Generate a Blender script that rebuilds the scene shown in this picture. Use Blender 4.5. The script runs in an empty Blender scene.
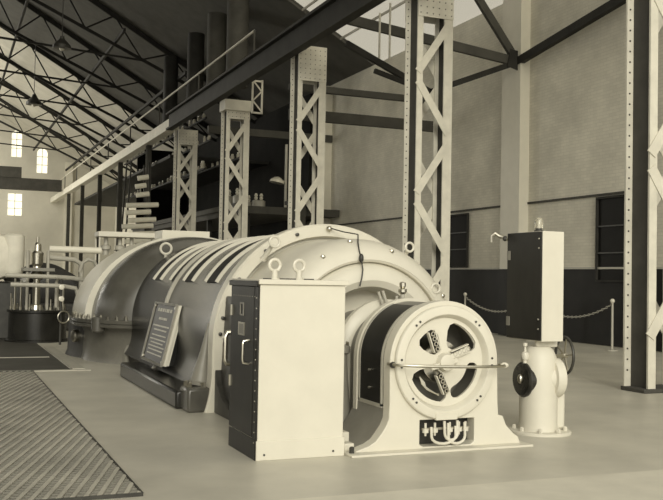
import bpy, bmesh, math, random
from mathutils import Vector, Matrix
random.seed(7)
PI = math.pi
SC = bpy.context.scene
COL = SC.collection

# ------------------------------------------------------------ materials
TINT = (1.0, 0.955, 0.81)
def mat(name, v, rough=0.6, metal=0.0, nscale=6.0, namp=0.15, bump=0.0, bscale=40.0, spec=0.5, stretch=None, coat=0.0):
    m = bpy.data.materials.new(name); m.use_nodes = True
    nt = m.node_tree; N = nt.nodes; L = nt.links
    b = N['Principled BSDF']
    tc = N.new('ShaderNodeTexCoord'); mp = N.new('ShaderNodeMapping')
    L.new(tc.outputs['Object'], mp.inputs['Vector'])
    if stretch: mp.inputs['Scale'].default_value = stretch
    no = N.new('ShaderNodeTexNoise'); no.inputs['Scale'].default_value = nscale
    no.inputs['Detail'].default_value = 6; no.inputs['Roughness'].default_value = 0.6
    L.new(mp.outputs['Vector'], no.inputs['Vector'])
    cr = N.new('ShaderNodeValToRGB')
    lo = max(0.0, v*(1-namp)); hi = min(1.0, v*(1+namp))
    cr.color_ramp.elements[0].position = 0.3; cr.color_ramp.elements[1].position = 0.7
    cr.color_ramp.elements[0].color = (lo*TINT[0], lo*TINT[1], lo*TINT[2], 1)
    cr.color_ramp.elements[1].color = (hi*TINT[0], hi*TINT[1], hi*TINT[2], 1)
    L.new(no.outputs['Fac'], cr.inputs['Fac']); L.new(cr.outputs['Color'], b.inputs['Base Color'])
    b.inputs['Roughness'].default_value = rough; b.inputs['Metallic'].default_value = metal
    b.inputs['Specular IOR Level'].default_value = spec
    b.inputs['Coat Weight'].default_value = coat
    if bump > 0:
        n2 = N.new('ShaderNodeTexNoise'); n2.inputs['Scale'].default_value = bscale; n2.inputs['Detail'].default_value = 4
        L.new(mp.outputs['Vector'], n2.inputs['Vector'])
        bp = N.new('ShaderNodeBump'); bp.inputs['Strength'].default_value = bump; bp.inputs['Distance'].default_value = 0.02
        L.new(n2.outputs['Fac'], bp.inputs['Height']); L.new(bp.outputs['Normal'], b.inputs['Normal'])
    return m
def emis(name, v):
    m = bpy.data.materials.new(name); m.use_nodes = True
    nt = m.node_tree; b = nt.nodes['Principled BSDF']
    b.inputs['Base Color'].default_value = (.5, .48, .4, 1)
    b.inputs['Emission Color'].default_value = (1, .95, .74, 1); b.inputs['Emission Strength'].default_value = v
    return m
M = {}
M['floor'] = mat('concrete_floor', .50, .42, nscale=.9, namp=.16, bump=.05, bscale=60)
M['slab'] = mat('pale_slab', .62, .55, nscale=2.5, namp=.08)
M['cream'] = mat('cream_paint', .64, .5, nscale=3, namp=.04)
M['cream2'] = mat('cream_enamel', .62, .38, nscale=3, namp=.05)
M['casing'] = mat('casing_enamel', .018, .27, nscale=3, namp=.3, spec=.4)
M['casing2'] = mat('hood_enamel', .085, .26, nscale=2, namp=.25, spec=.6)
M['grey'] = mat('grey_paint', .22, .45, nscale=4, namp=.12)
M['lightgrey'] = mat('light_grey_paint', .42, .45, nscale=4, namp=.1)
M['slot'] = mat('dark_louvre', .008, .6, spec=.2)
M['neckpaint'] = mat('worn_neck_paint', .15, .28, nscale=2, namp=.3)
M['dark'] = mat('black_enamel', .008, .4, nscale=5, namp=.4, spec=.2)
M['door'] = mat('dark_panel_paint', .016, .45, nscale=5, namp=.4, spec=.3, stretch=(1, 1, .4))
M['iron'] = mat('dark_iron', .04, .45, nscale=8, namp=.3)
M['steel'] = mat('bright_steel', .55, .28, metal=1.0, nscale=8, namp=.1)
M['column'] = mat('painted_steelwork', .62, .6, nscale=3, namp=.12)
M['columnweb'] = mat('steelwork_web', .06, .8, nscale=3, namp=.2)  # shade on the column webs put into the colour; base plates share it
M['girder'] = mat('girder_paint', .028, .7, nscale=2, namp=.3, spec=.25)
M['beam'] = mat('beam_paint', .065, .7, nscale=2, namp=.2, spec=.25)
M['fascia'] = mat('fascia_paint', .6, .6, nscale=2, namp=.1)
M['roof'] = mat('roof_boards', .07, .85, nscale=2, namp=.15)  # boards darkened for the shadow under the near roof
M['rooflit'] = mat('pale_roof_boards', .42, .85, nscale=1, namp=.12)  # same boards painted paler to carry the light on the far roof
M['farwall'] = mat('far_wall_plaster', .52, .8, nscale=.6, namp=.08)
M['dado'] = mat('dark_dado_tiles', .012, .5, nscale=2, namp=.3, spec=.15)
M['grate'] = mat('chequer_iron', .42, .5, nscale=1.2, namp=.25)
M['gratebar'] = mat('grating_bridge', .22, .6, nscale=1.2, namp=.2)
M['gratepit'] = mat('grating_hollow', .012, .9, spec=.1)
M['porcelain'] = mat('porcelain', .7, .25)
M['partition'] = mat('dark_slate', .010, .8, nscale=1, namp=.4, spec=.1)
M['brown'] = mat('polished_dark_disc', .03, .2, nscale=10, namp=.4)
M['lagging'] = mat('white_lagging', .75, .7, nscale=4, namp=.08, bump=.2, bscale=12)
M['window'] = emis('bright_window', 1.1)
# painted brick wall
def brick():
    m = mat('painted_brick', .66, .75, nscale=.8, namp=.14)
    nt = m.node_tree; N = nt.nodes; L = nt.links; b = N['Principled BSDF']
    tc = N.new('ShaderNodeTexCoord'); sx = N.new('ShaderNodeSeparateXYZ'); cx = N.new('ShaderNodeCombineXYZ')
    L.new(tc.outputs['Object'], sx.inputs[0]); L.new(sx.outputs['Y'], cx.inputs['X']); L.new(sx.outputs['Z'], cx.inputs['Y'])
    br = N.new('ShaderNodeTexBrick'); br.inputs['Scale'].default_value = 1.0
    br.inputs['Brick Width'].default_value = .25; br.inputs['Row Height'].default_value = .085; br.inputs['Mortar Size'].default_value = .008
    L.new(cx.outputs[0], br.inputs['Vector'])
    br.inputs['Color1'].default_value = (1, 1, 1, 1); br.inputs['Color2'].default_value = (.84, .84, .84, 1); br.inputs['Mortar'].default_value = (.72, .72, .72, 1)
    mx = N.new('ShaderNodeMix'); mx.data_type = 'RGBA'; mx.blend_type = 'MULTIPLY'; mx.inputs[0].default_value = .5
    src = b.inputs['Base Color'].links[0].from_socket
    L.new(src, mx.inputs[6]); L.new(br.outputs['Color'], mx.inputs[7]); L.new(mx.outputs[2], b.inputs['Base Color'])
    return m
M['brick'] = brick()

# ------------------------------------------------------------ mesh building
class MB:
    def __init__(s): s.bm = bmesh.new()
    def quadbox(s, P):   # 8 corners: bottom 4 ccw, top 4 ccw
        v = [s.bm.verts.new(p) for p in P]
        for f in ((3,2,1,0),(4,5,6,7),(0,1,5,4),(1,2,6,5),(2,3,7,6),(3,0,4,7)): s.bm.faces.new([v[i] for i in f])
        return s
    def box(s, x0, x1, y0, y1, z0, z1):
        return s.quadbox([(x0,y0,z0),(x1,y0,z0),(x1,y1,z0),(x0,y1,z0),(x0,y0,z1),(x1,y0,z1),(x1,y1,z1),(x0,y1,z1)])
    def bar(s, p, q, w, h, up=(0,0,1)):
        p = Vector(p); q = Vector(q); d = (q-p).normalized(); u = Vector(up)
        if abs(d.dot(u)) > .98: u = Vector((0,1,0))
        a = d.cross(u).normalized(); b = a.cross(d).normalized(); a *= w/2; b *= h/2
        return s.quadbox([p-a-b, p+a-b, p+a+b, p-a+b, q-a-b, q+a-b, q+a+b, q-a+b])
    def rings(s, loops, closed=True, cap0=True, cap1=True):
        R = [[s.bm.verts.new(p) for p in l] for l in loops]
        n = len(R[0])
        for a, b in zip(R, R[1:]):
            for i in range(n if closed else n-1):
                j = (i+1) % n
                try: s.bm.faces.new((a[i], a[j], b[j], b[i]))
                except ValueError: pass
        if cap0: s.bm.faces.new(R[0][::-1])
        if cap1: s.bm.faces.new(R[-1])
        return s
    def tube(s, pts, r, n=10, cap=True):
        pts = [Vector(p) for p in pts]; rr = r if isinstance(r, (list, tuple)) else [r]*len(pts)
        loops = []; a = None
        for i, p in enumerate(pts):
            d = (pts[min(i+1, len(pts)-1)] - pts[max(i-1, 0)]).normalized()
            if a is None:
                u = Vector((0,0,1)) if abs(d.z) < .9 else Vector((0,1,0))
                a = d.cross(u).normalized()
            else: a = (a - d*a.dot(d)).normalized()
            b = d.cross(a)
            loops.append([p + (a*math.cos(t*2*PI/n) + b*math.sin(t*2*PI/n))*rr[i] for t in range(n)])
        return s.rings(loops, True, cap, cap)
    def lathe(s, base, axis, prof, n=32, cap0=True, cap1=True):  # prof (along, r)
        base = Vector(base); d = Vector(axis).normalized()
        u = Vector((0,0,1)) if abs(d.z) < .9 else Vector((0,1,0))
        a = d.cross(u).normalized(); b = d.cross(a)
        loops = [[base + d*t + (a*math.cos(k*2*PI/n) + b*math.sin(k*2*PI/n))*max(r, 1e-4) for k in range(n)] for t, r in prof]
        return s.rings(loops, True, cap0, cap1)
    def torus(s, c, axis, R, r, n=28, m=10, a0=0, a1=2*PI):
        c = Vector(c); d = Vector(axis).normalized()
        u = Vector((0,0,1)) if abs(d.z) < .9 else Vector((0,1,0))
        a = d.cross(u).normalized(); b = d.cross(a)
        full = abs(a1-a0) > 6.28; loops = []
        for i in range(n if full else n+1):
            t = a0 + (a1-a0)*i/n; e = a*math.cos(t) + b*math.sin(t)
            loops.append([c + e*(R + r*math.cos(k*2*PI/m)) + d*r*math.sin(k*2*PI/m) for k in range(m)])
        if full: loops.append(loops[0])
        s.rings(loops, True, not full, not full)
        if full: bmesh.ops.remove_doubles(s.bm, verts=s.bm.verts, dist=1e-6)
        return s
    def ball(s, c, r, sc=(1,1,1)):
        bmesh.ops.create_uvsphere(s.bm, u_segments=16, v_segments=10, radius=r, matrix=Matrix.Translation(c) @ Matrix.Diagonal((*sc, 1)))
        return s
    def plate(s, outer, holes, f, t):   # 2D loops, f(u,v)->3D, t thickness vector
        edges = []
        for lp in [outer]+holes:
            vs = [s.bm.verts.new(f(*p)) for p in lp]
            edges += [s.bm.edges.new((vs[i], vs[(i+1) % len(vs)])) for i in range(len(vs))]
        g = bmesh.ops.triangle_fill(s.bm, edges=edges, use_beauty=True)
        fs = [x for x in g['geom'] if isinstance(x, bmesh.types.BMFace)]
        ex = bmesh.ops.extrude_face_region(s.bm, geom=fs)
        bmesh.ops.translate(s.bm, verts=[x for x in ex['geom'] if isinstance(x, bmesh.types.BMVert)], vec=Vector(t))
        return s
    def prism(s, pts, f, t): return s.plate(pts, [], f, t)
def wloc(o):
    v = Vector((0,0,0))
    while o: v += Vector(o.location); o = o.parent
    return v
def obj(name, mb, m, parent=None, bevel=0, angle=35, **props):
    bm = mb.bm
    bmesh.ops.recalc_face_normals(bm, faces=bm.faces)
    if parent: bmesh.ops.translate(bm, verts=bm.verts, vec=-wloc(parent))
    me = bpy.data.meshes.new(name); bm.to_mesh(me); bm.free()
    for p in me.polygons: p.use_smooth = True
    me.set_sharp_from_angle(angle=math.radians(angle))
    me.materials.append(M[m] if isinstance(m, str) else m)
    o = bpy.data.objects.new(name, me); COL.objects.link(o)
    if parent: o.parent = parent
    if bevel:
        md = o.modifiers.new('bevel', 'BEVEL'); md.width = bevel; md.segments = 2; md.limit_method = 'ANGLE'; md.angle_limit = math.radians(40)
    for k, v in props.items(): o[k] = v
    return o
def struct(name, mb, m, **k): 
    k['kind'] = 'structure'; return obj(name, mb, m, **k)
def thing(name, loc, label, cat, group=None):
    o = bpy.data.objects.new(name, None); COL.objects.link(o); o.location = loc; o.empty_display_size = .1
    o['label'] = label; o['category'] = cat
    if group: o['group'] = group
    return o
def solo(name, mb, m, label, cat, group=None, **k):
    o = obj(name, mb, m, **k); o['label'] = label; o['category'] = cat
    if group: o['group'] = group
    return o
def clone(root, loc, label):
    def cp(o, par):
        c = o.copy(); COL.objects.link(c)
        if par: c.parent = par
        for ch in o.children: cp(ch, c)
        return c
    r = cp(root, None); r.location = loc
    if label: r['label'] = label
    return r

# ------------------------------------------------------------ camera
H = 1.6; FPX = 930.
yaw, pit, rol = math.radians(22.67), math.radians(1.70), math.radians(1.05)
F = Vector((math.sin(yaw)*math.cos(pit), math.cos(yaw)*math.cos(pit), math.sin(pit)))
R0 = Vector((math.cos(yaw), -math.sin(yaw), 0)); U0 = R0.cross(F)
Rr = R0*math.cos(rol) + U0*math.sin(rol); Uu = -R0*math.sin(rol) + U0*math.cos(rol)
cam = bpy.data.cameras.new('camera'); co = bpy.data.objects.new('camera', cam); COL.objects.link(co)
cam.sensor_fit = 'HORIZONTAL'; cam.sensor_width = 36; cam.lens = FPX/663*36
cam.clip_start = .1; cam.clip_end = 300
mw = Matrix((( Rr.x, Uu.x, -F.x, 0), (Rr.y, Uu.y, -F.y, 0), (Rr.z, Uu.z, -F.z, H), (0,0,0,1)))
co.matrix_world = mw
SC.camera = co

# ------------------------------------------------------------ room shell
WX = 15.42
AX, AZ = 4.38, .82
struct('floor', MB().box(-20, WX, -4, 93, -.3, 0), 'floor')
struct('trim_1', MB().box(-6, WX-.6, -2, 6.28, 0.0, .012), 'slab')            # pale foreground slab
# right wall with pilasters
def wall_right():
    m = MB(); m.box(WX, WX+.4, -2, 92, 0, 9.98)
    return m
struct('wall_right', wall_right(), 'brick')
m = MB()
for y in (22.36, 37.1, 51.8):
    m.box(WX-.32, WX, y, y+.95, 1.94, 9.9)
struct('trim_2', m, 'cream')                                                # pilasters
m = MB()
m.box(WX-.02, WX, -2, 92, .02, 1.94)
for y in (22.36, 37.1): m.box(WX-.34, WX, y-.01, y+.96, .02, 1.94)
struct('trim_3', m, 'dado')
struct('trim_4', MB().box(WX-.035, WX, -2, 92, 3.80, 3.86), 'beam')          # moulding line
struct('trim_5', MB().box(WX-.05, WX, -2, 92, 1.94, 1.99), 'lightgrey')
# roofs
def roofz(x): return 10.0 + .576*(WX-x)
RX0, FY = -2.0, 92
def slope(xa, xb, ya, yb, m):
    struct('ceiling', MB().quadbox([(xa,ya,roofz(xa)),(xb,ya,roofz(xb)),(xb,yb,roofz(xb)),(xa,yb,roofz(xa)),
        (xa,ya,roofz(xa)+.2),(xb,ya,roofz(xb)+.2),(xb,yb,roofz(xb)+.2),(xa,yb,roofz(xa)+.2)]), m)
GY = 33.0
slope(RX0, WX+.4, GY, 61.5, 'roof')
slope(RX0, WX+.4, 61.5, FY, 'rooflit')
# added roof glazing that brightens the top of the view: bars with patent glass
gb = MB()
for k in range(12):
    x = RX0 + 1.6*k
    gb.bar((x,-2,roofz(x)+.05),(x,GY,roofz(x)+.05),.05,.08)
W6 = struct('window_6', gb, 'lightgrey')
pg = bpy.data.materials.new('grimy_glass'); pg.use_nodes = True  # tint dims the sky showing through the added glazing
nt_ = pg.node_tree; nt_.nodes.clear(); o_ = nt_.nodes.new('ShaderNodeOutputMaterial'); t_ = nt_.nodes.new('ShaderNodeBsdfTransparent')
t_.inputs[0].default_value = (.66,.65,.62,1); g_ = nt_.nodes.new('ShaderNodeBsdfGlossy'); g_.inputs['Roughness'].default_value = .2
mx_ = nt_.nodes.new('ShaderNodeMixShader'); mx_.inputs[0].default_value = .05
nt_.links.new(t_.outputs[0], mx_.inputs[1]); nt_.links.new(g_.outputs[0], mx_.inputs[2]); nt_.links.new(mx_.outputs[0], o_.inputs[0])
obj('roof_glass', MB().quadbox([(RX0,-2,roofz(RX0)+.1),(WX+.4,-2,roofz(WX+.4)+.1),(WX+.4,GY,roofz(WX+.4)+.1),(RX0,GY,roofz(RX0)+.1),
    (RX0,-2,roofz(RX0)+.11),(WX+.4,-2,roofz(WX+.4)+.11),(WX+.4,GY,roofz(WX+.4)+.11),(RX0,GY,roofz(RX0)+.11)]), pg, W6)
wl = MB(); wl.box(-19.4, -19, -2, 58, 0, 5); wl.box(-19.4, -19, -2, 12, 5, 10.2); wl.box(-19.4, -19, 12, 58, 9.2, 10.2)
for k in range(10): wl.box(-19.4, -19, 16+4.6*k, 16.7+4.6*k, 5, 9.2)
struct('wall_left', wl, 'iron')
struct('ceiling', MB().quadbox([(-19,-2,roofz(15)),(RX0,-2,roofz(RX0)),(RX0,58,roofz(RX0)),(-19,58,roofz(15)),
    (-19,-2,roofz(15)+.2),(RX0,-2,roofz(RX0)+.2),(RX0,58,roofz(RX0)+.2),(-19,58,roofz(15)+.2)]), 'roof')
# far gable wall with window holes
def arch(x0, x1, z0, z1, n=10):
    r = (x1-x0)/2; c = (x0+x1)/2; zz = z1-r
    return [(x0,z0),(x1,z0)] + [(c+r*math.cos(t*PI/n), zz+r*math.sin(t*PI/n)) for t in range(n+1)]
K = 92/80
def kz(z): return 1.6+(z-1.6)*K
wins = [arch(4.92*K,5.72*K,kz(11.0),kz(13.2)), arch(6.93*K,7.78*K,kz(9.8),kz(11.85)), [(4.75*K,kz(6.2)),(5.85*K,kz(6.2)),(5.85*K,kz(8.0)),(4.75*K,kz(8.0))]]
outer = [(-19,0),(WX,0),(WX,roofz(WX)+.15),(RX0,roofz(RX0)+.15),(-19,10)]
struct('wall_far', MB().plate(outer, wins, lambda u, v: (u, 92, v), (0,.4,0)), 'farwall')
struct('trim_6', MB().box(10.6, 11.3, 91.8, 92, 0, 12.2), 'cream')
for i, w in enumerate(wins):
    g = MB().plate(w, [], lambda u, v: (u, 92.2, v), (0,.02,0))
    wo = struct('window_%d' % (i+1), g, 'window')
    xs = [p[0] for p in w]; zs = [p[1] for p in w]; c = (min(xs)+max(xs))/2
    b = MB(); b.bar((c,92.15,min(zs)),(c,92.15,max(zs)),.05,.05); 
    for k in (.33,.66): b.bar((min(xs),92.15,min(zs)+k*(max(zs)-min(zs))),(max(xs),92.15,min(zs)+k*(max(zs)-min(zs))),.05,.05)
    obj('glazing_bar', b, 'lightgrey', wo)
# dark openings in the right wall
def wall_opening(n, y0, y1, z0, z1):
    m = MB(); m.box(WX-.03, WX-.025, y0, y1, z0, z1)
    w = struct('window_%d' % n, m, 'slot')
    f = MB()
    f.box(WX-.09, WX-.03, y0-.05, y0, z0-.05, z1+.05); f.box(WX-.09, WX-.03, y1, y1+.05, z0-.05, z1+.05)
    f.box(WX-.09, WX-.03, y0, y1, z1, z1+.05); f.box(WX-.09, WX-.03, y0, y1, z0-.05, z0)
    obj('window_frame', f, 'girder', w)
    f = MB()
    for k in (.33, .66): f.box(WX-.07, WX-.035, y0, y1, z0+k*(z1-z0)-.015, z0+k*(z1-z0)+.015)
    obj('glazing_bar', f, 'iron', w)
wall_opening(4, 18.0, 19.22, 1.67, 3.72)
wall_opening(5, 25.6, 26.75, 2.05, 3.68)
# floor trims near the far left
struct('trim_7', MB().box(-9, 2.3, 15.68, 15.80, 0, .015), 'lightgrey')
struct('trim_8', MB().box(-9, 2.0, 15.80, 32, 0, .006), 'beam')
struct('trim_9', MB().box(-9, 1.9, 18.2, 18.3, 0, .015), 'lightgrey')
struct('trim_10', MB().quadbox([(2.02,15.80,.0),(2.22,15.80,.0),(2.22,20.6,.0),(2.02,20.6,.0),(2.02,15.80,.03),(2.22,15.80,.03),(2.22,20.6,.03),(2.02,20.6,.03)]), 'lightgrey')

# ------------------------------------------------------------ chequered floor grating
def grating():
    x0, x1, y0, y1 = -1.3, 1.37, 6.75, 15.60
    t = thing('floor_grating', (0, y0, 0), 'long iron floor grating with a staggered lattice beside the generator', 'floor grating')
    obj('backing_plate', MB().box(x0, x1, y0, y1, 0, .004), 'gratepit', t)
    m = MB(); m2 = MB()
    y = y0+.02
    while y < y1:
        m2.box(x0, x1, y, y+.028, .004, .018); y += .079
    # slanted bars
    sl = .050/.158
    k = x0 - (y1-y0)*sl
    while k < x1:
        # line x = k + (y-y0)*sl
        ya = max(y0, y0+(x0-k)/sl); yb = min(y1, y0+(x1-k)/sl)
        if yb-ya > .02: 
            xa = k+(ya-y0)*sl; xb = k+(yb-y0)*sl
            m.quadbox([(xa-.017,ya,.004),(xa+.017,ya,.004),(xb+.017,yb,.004),(xb-.017,yb,.004),(xa-.017,ya,.026),(xa+.017,ya,.026),(xb+.017,yb,.026),(xb-.017,yb,.026)])
        k += .094
    obj('lattice', m, 'grate', t); obj('bridge_bars', m2, 'gratebar', t)
    f = MB(); f.box(x1, x1+.012, y0, y1, 0, .028); f.box(x0, x1+.012, y0-.008, y0, 0, .028); f.box(x0, x1+.025, y1, y1+.025, 0, .028)
    obj('edge_frame', f, 'iron', t)
grating()

# ------------------------------------------------------------ generator
GEN = thing('turbo_generator', (AX, 13, 0), 'large round-topped generator casing with ribbed back and pale domed end shield', 'generator')
def U(r, y, z0=0, flare=0, n=40, a0=0, a1=PI, extra=None):
    pts = []
    low = AZ - z0
    def side(s):
        out = []
        for k in range(12):
            q = k/12; fl = flare*max(0, (1-q*1.7))**2
            out.append((AX + s*(r+fl), y, z0 + q*low))
        return out
    pts += side(-1)
    for k in range(n+1):
        t = PI - PI*k/n
        pts.append((AX + r*math.cos(t), y, AZ + r*math.sin(t)))
    pts += side(1)[::-1]
    return pts
def uloft(prof, z0=0, cap0=True, cap1=True, flare=0):
    m = MB(); loops = [U(r, y, z0, flare if len(p) < 3 else p[2]) for p in prof for y, r in [p[:2]]]
    return m.rings(loops, True, cap0, cap1)
# (r measured from the axis at AX, AZ)
obj('casing', uloft([(16.25,1.30),(16.2,1.33),(10.74,1.33)], .22, flare=.12), 'casing', GEN)
def arcband(y0, y1, r0, r1, a0=31, a1=149, n=40):
    m = MB(); loops = []
    for k in range(n+1):
        t = math.radians(a0 + (a1-a0)*k/n); c, s = math.cos(t), math.sin(t)
        loops.append([(AX+r0*c, y0, AZ+r0*s), (AX+r1*c, y0, AZ+r1*s), (AX+r1*c, y1, AZ+r1*s), (AX+r0*c, y1, AZ+r0*s)])
    return m.rings(loops)
for y in (11.48, 12.02, 12.71, 13.23, 14.09, 14.75, 15.28):
    obj('rib', arcband(y, y+.035, 1.32, 1.372), 'cream2', GEN)
for a, b in ((11.515, 12.02), (12.745, 13.23), (13.74, 14.09), (14.785, 15.28)):
    obj('louvre_panel', arcband(a, b, 1.32, 1.338), 'slot', GEN)
obj('joint_ring', uloft([(13.72,1.33),(13.72,1.375),(13.66,1.375),(13.66,1.33)], .22, False, False, flare=.12), 'lightgrey', GEN)
# end rim flange
obj('end_rim', uloft([(10.80,1.32),(10.80,1.44),(10.60,1.44),(10.58,1.42),(10.58,1.29),(10.66,1.27)], 0, False, False, flare=.08), 'cream2', GEN)
es = obj('end_shield', uloft([(10.70,1.30),(10.68,1.235),(9.85,1.235),(9.68,1.225),(9.54,1.19),(9.43,1.13),(9.37,1.06),(9.35,.99),(9.37,.965),(9.44,.955)], 0, False, False, flare=.02), 'cream', GEN)
obj('inner_shield', MB().lathe((AX,0,AZ),(0,1,0),[(9.50,.965),(9.42,.955),(9.33,.91),(9.28,.84),(9.27,.76),(9.31,.69),(9.40,.655),(9.62,.64),(9.68,.50),(9.70,.2)],64,False,False) if False else
    uloft([(9.50,.965),(9.42,.955),(9.33,.91),(9.28,.84),(9.27,.76),(9.31,.69),(9.40,.655),(9.62,.64),(9.66,.45)],0,False,True), 'cream', GEN)
# rim bolts
for a in (176, 168, 160, 147, 127, 108, 60):
    t = math.radians(a); 
    obj('rim_bolt', MB().lathe((AX+1.36*math.cos(t), 10.58, AZ+1.36*math.sin(t)), (0,-1,0), [(0,.022),(.03,.022),(.035,.012)], 8), 'iron', GEN)
for a, r, y in ((118,1.14,9.45),(75,1.13,9.43),(32,1.12,9.42),(98,1.2,9.56)):
    t = math.radians(a)
    obj('shield_bolt', MB().lathe((AX+r*math.cos(t), y, AZ+r*math.sin(t)), (0,-1,0), [(-.02,.022),(.03,.022),(.035,.012)], 8), 'steel', GEN)
# plinth + foot bracket
pl = MB(); pl.box(2.60, 6.16, 10.95, 14.7, 0, .22)
obj('plinth', pl, 'casing', GEN, bevel=.03)
br = MB(); br.prism([(2.66,10.60),(2.66,11.0),(3.1,11.0),(3.1,10.82),(2.92,10.62)], lambda u, v: (u, v, 0), (0,0,.28))
obj('foot_bracket', br, 'casing2', GEN, bevel=.03)
obj('support_cone', MB().lathe((2.90,10.98,.28),(.14,0,1),[(0,.15),(.03,.155),(.05,.125),(.4,.06),(.75,.02)],20), 'grey', GEN)
for dx, dy in ((-.17,-.1),(.0,-.22),(-.17,.12)):
    obj('foot_bolt', MB().lathe((2.86+dx*.8,10.86+dy*.8,.28),(0,0,1),[(0,.03),(.05,.03),(.06,.015)],6), 'steel', GEN)
# curved foot of the end rim
ft = MB(); ft.prism([(10.58,0),(10.58,.5),(10.5,.36),(10.3,.22),(10.0,.12),(9.7,.09),(9.7,0)], lambda u, v: (2.97, u, v), (.22,0,0))
obj('rim_foot', ft, 'iron', GEN, bevel=.01)
obj('side_panel', MB().quadbox([(3.0,9.66,.12),(3.2,9.66,.12),(3.2,10.57,.12),(3.02,10.57,.12),(3.06,9.66,1.36),(3.35,9.66,1.36),(3.35,10.57,1.36),(3.08,10.57,1.36)]), 'iron', GEN, bevel=.02)  # added dark panel standing in for shade on the shield's left flank
# nameplate cabinet on the left flank
def nf(u, v, d=0):   # u along Y, v 0..1 height
    return (2.85+.2*v+d, u, .33+.84*v)
npb = MB(); y0, y1 = 12.83, 14.22
npb.quadbox([nf(y0,0),nf(y1,0),nf(y1,0,.16),nf(y0,0,.16),nf(y0,1),nf(y1,1),nf(y1,1,.16),nf(y0,1,.16)])
NP = obj('nameplate', npb, 'dark', GEN, label='black lettered nameplate on the flank')
fr = MB()
for a, b in (((y0,0),(y0,1)),((y1,0),(y1,1)),((y0,0),(y1,0)),((y0,1),(y1,1))):
    fr.bar(nf(*a,-.012), nf(*b,-.012), .03, .03)
obj('frame', fr, 'grey', NP)
se = MB(); se.quadbox([nf(y0-.03,0,0),nf(y0-.002,0,0),nf(y0-.002,0,.085),nf(y0-.03,0,.085),nf(y0-.03,1,0),nf(y0-.002,1,0),nf(y0-.002,1,.085),nf(y0-.03,1,.085)])
se.bar(nf(y0-.05,0,.02), nf(y0-.05,1,.02), .04, .04); 
obj('side_edge', se, 'cream', NP)
lt = MB(); random.seed(3)
for row, (v, h, L) in enumerate(((.86,.055,.9),(.72,.04,.5),(.60,.025,1.0),(.53,.025,.8),(.44,.02,.9),(.37,.02,1.0),(.31,.02,.8),(.25,.02,1.0),(.19,.02,.9),(.12,.02,.95))):
    u = (y0+y1)/2 + L/2
    while u > (y0+y1)/2 - L/2:
        w = h*random.uniform(.5,1.0)
        lt.quadbox([nf(u-w,v,-.006),nf(u,v,-.006),nf(u,v,0),nf(u-w,v,0),nf(u-w,v+h,-.006),nf(u,v+h,-.006),nf(u,v+h,0),nf(u-w,v+h,0)])
        u -= w + h*random.choice((.35,.35,.35,1.1))
obj('lettering', lt, 'lightgrey', NP, kind='stuff')
for u, v in ((y0+.06,.05),(y1-.06,.05),(y0+.06,.95),(y1-.06,.95)):
    obj('screw', MB().lathe(nf(u,v,0),(-1,0,.2),[(0,.022),(.02,.02)],10), 'steel', NP)
# lifting eyes
def eye(base, top, R=.065, r=.017, label=None, parent=None, axis=(0,1,0), m='cream2'):
    mb = MB(); b = Vector(base); t = Vector(top); d = (t-b).normalized()
    mb.tube([b, b+d*.03, t-d*(R)], [.04,.03,.024], 12); mb.torus(t, axis, R, r, 24, 8)
    return obj('lifting_eye', mb, m, parent)
eye((3.44,10.3,1.80),(3.51,10.1,2.0), R=.06, r=.016, parent=GEN)
eye((4.98,9.75,1.83),(5.0,9.62,1.97), R=.052, r=.014, parent=GEN)
eye((5.20,9.42,1.28),(5.21,9.36,1.50), R=.052, r=.014, parent=GEN)
# thin conduit on the shield with two clips
obj('conduit', MB().tube([(4.38,10.56,2.21),(4.50,10.4,2.16),(4.57,10.2,2.13),(4.40,9.75,2.10),(4.27,9.46,2.0),(4.25,9.38,1.91),(4.25,9.32,1.82),(4.24,9.25,1.69),(4.22,9.23,1.60),(4.2,9.24,1.51)], .008, 6), 'iron', GEN)
obj('conduit_clip', MB().ball((4.37,10.55,2.20),.035), 'steel', GEN)
obj('conduit_clip', MB().ball((4.25,9.32,1.82),.028,(1,1,1.8)), 'iron', GEN)

# bearing pedestal between shield and exciter
BP = thing('bearing_pedestal', (AX, 9.0, 0), 'dark round bearing pedestal between the domed shield and the exciter', 'bearing')
obj('housing', uloft([(9.66,.42),(9.0,.43),(8.55,.45)], .1), 'grey', BP)
obj('flange_ring', uloft([(9.02,.43),(9.0,.56),(8.93,.56),(8.90,.53),(8.88,.43)], .3, False, False), 'cream2', BP)
obj('flange_ring', uloft([(8.80,.43),(8.78,.47),(8.72,.47),(8.70,.43)], .3, False, False), 'grey', BP)
obj('base', MB().box(3.62,5.14,8.62,9.62,0,.1), 'grey', BP, bevel=.02)
obj('side_column', MB().lathe((3.78,8.72,.1),(0,0,1),[(0,.12),(.05,.10),(.55,.06),(.72,.055),(.74,.085),(.80,.085),(.82,.06)],20), 'grey', BP)
for k in range(5):
    a = k*2*PI/5+.3
    obj('column_bolt', MB().lathe((3.78+.065*math.cos(a),8.72+.065*math.sin(a),.92),(0,0,1),[(0,.014),(.03,.014)],6), 'steel', BP)
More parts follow.
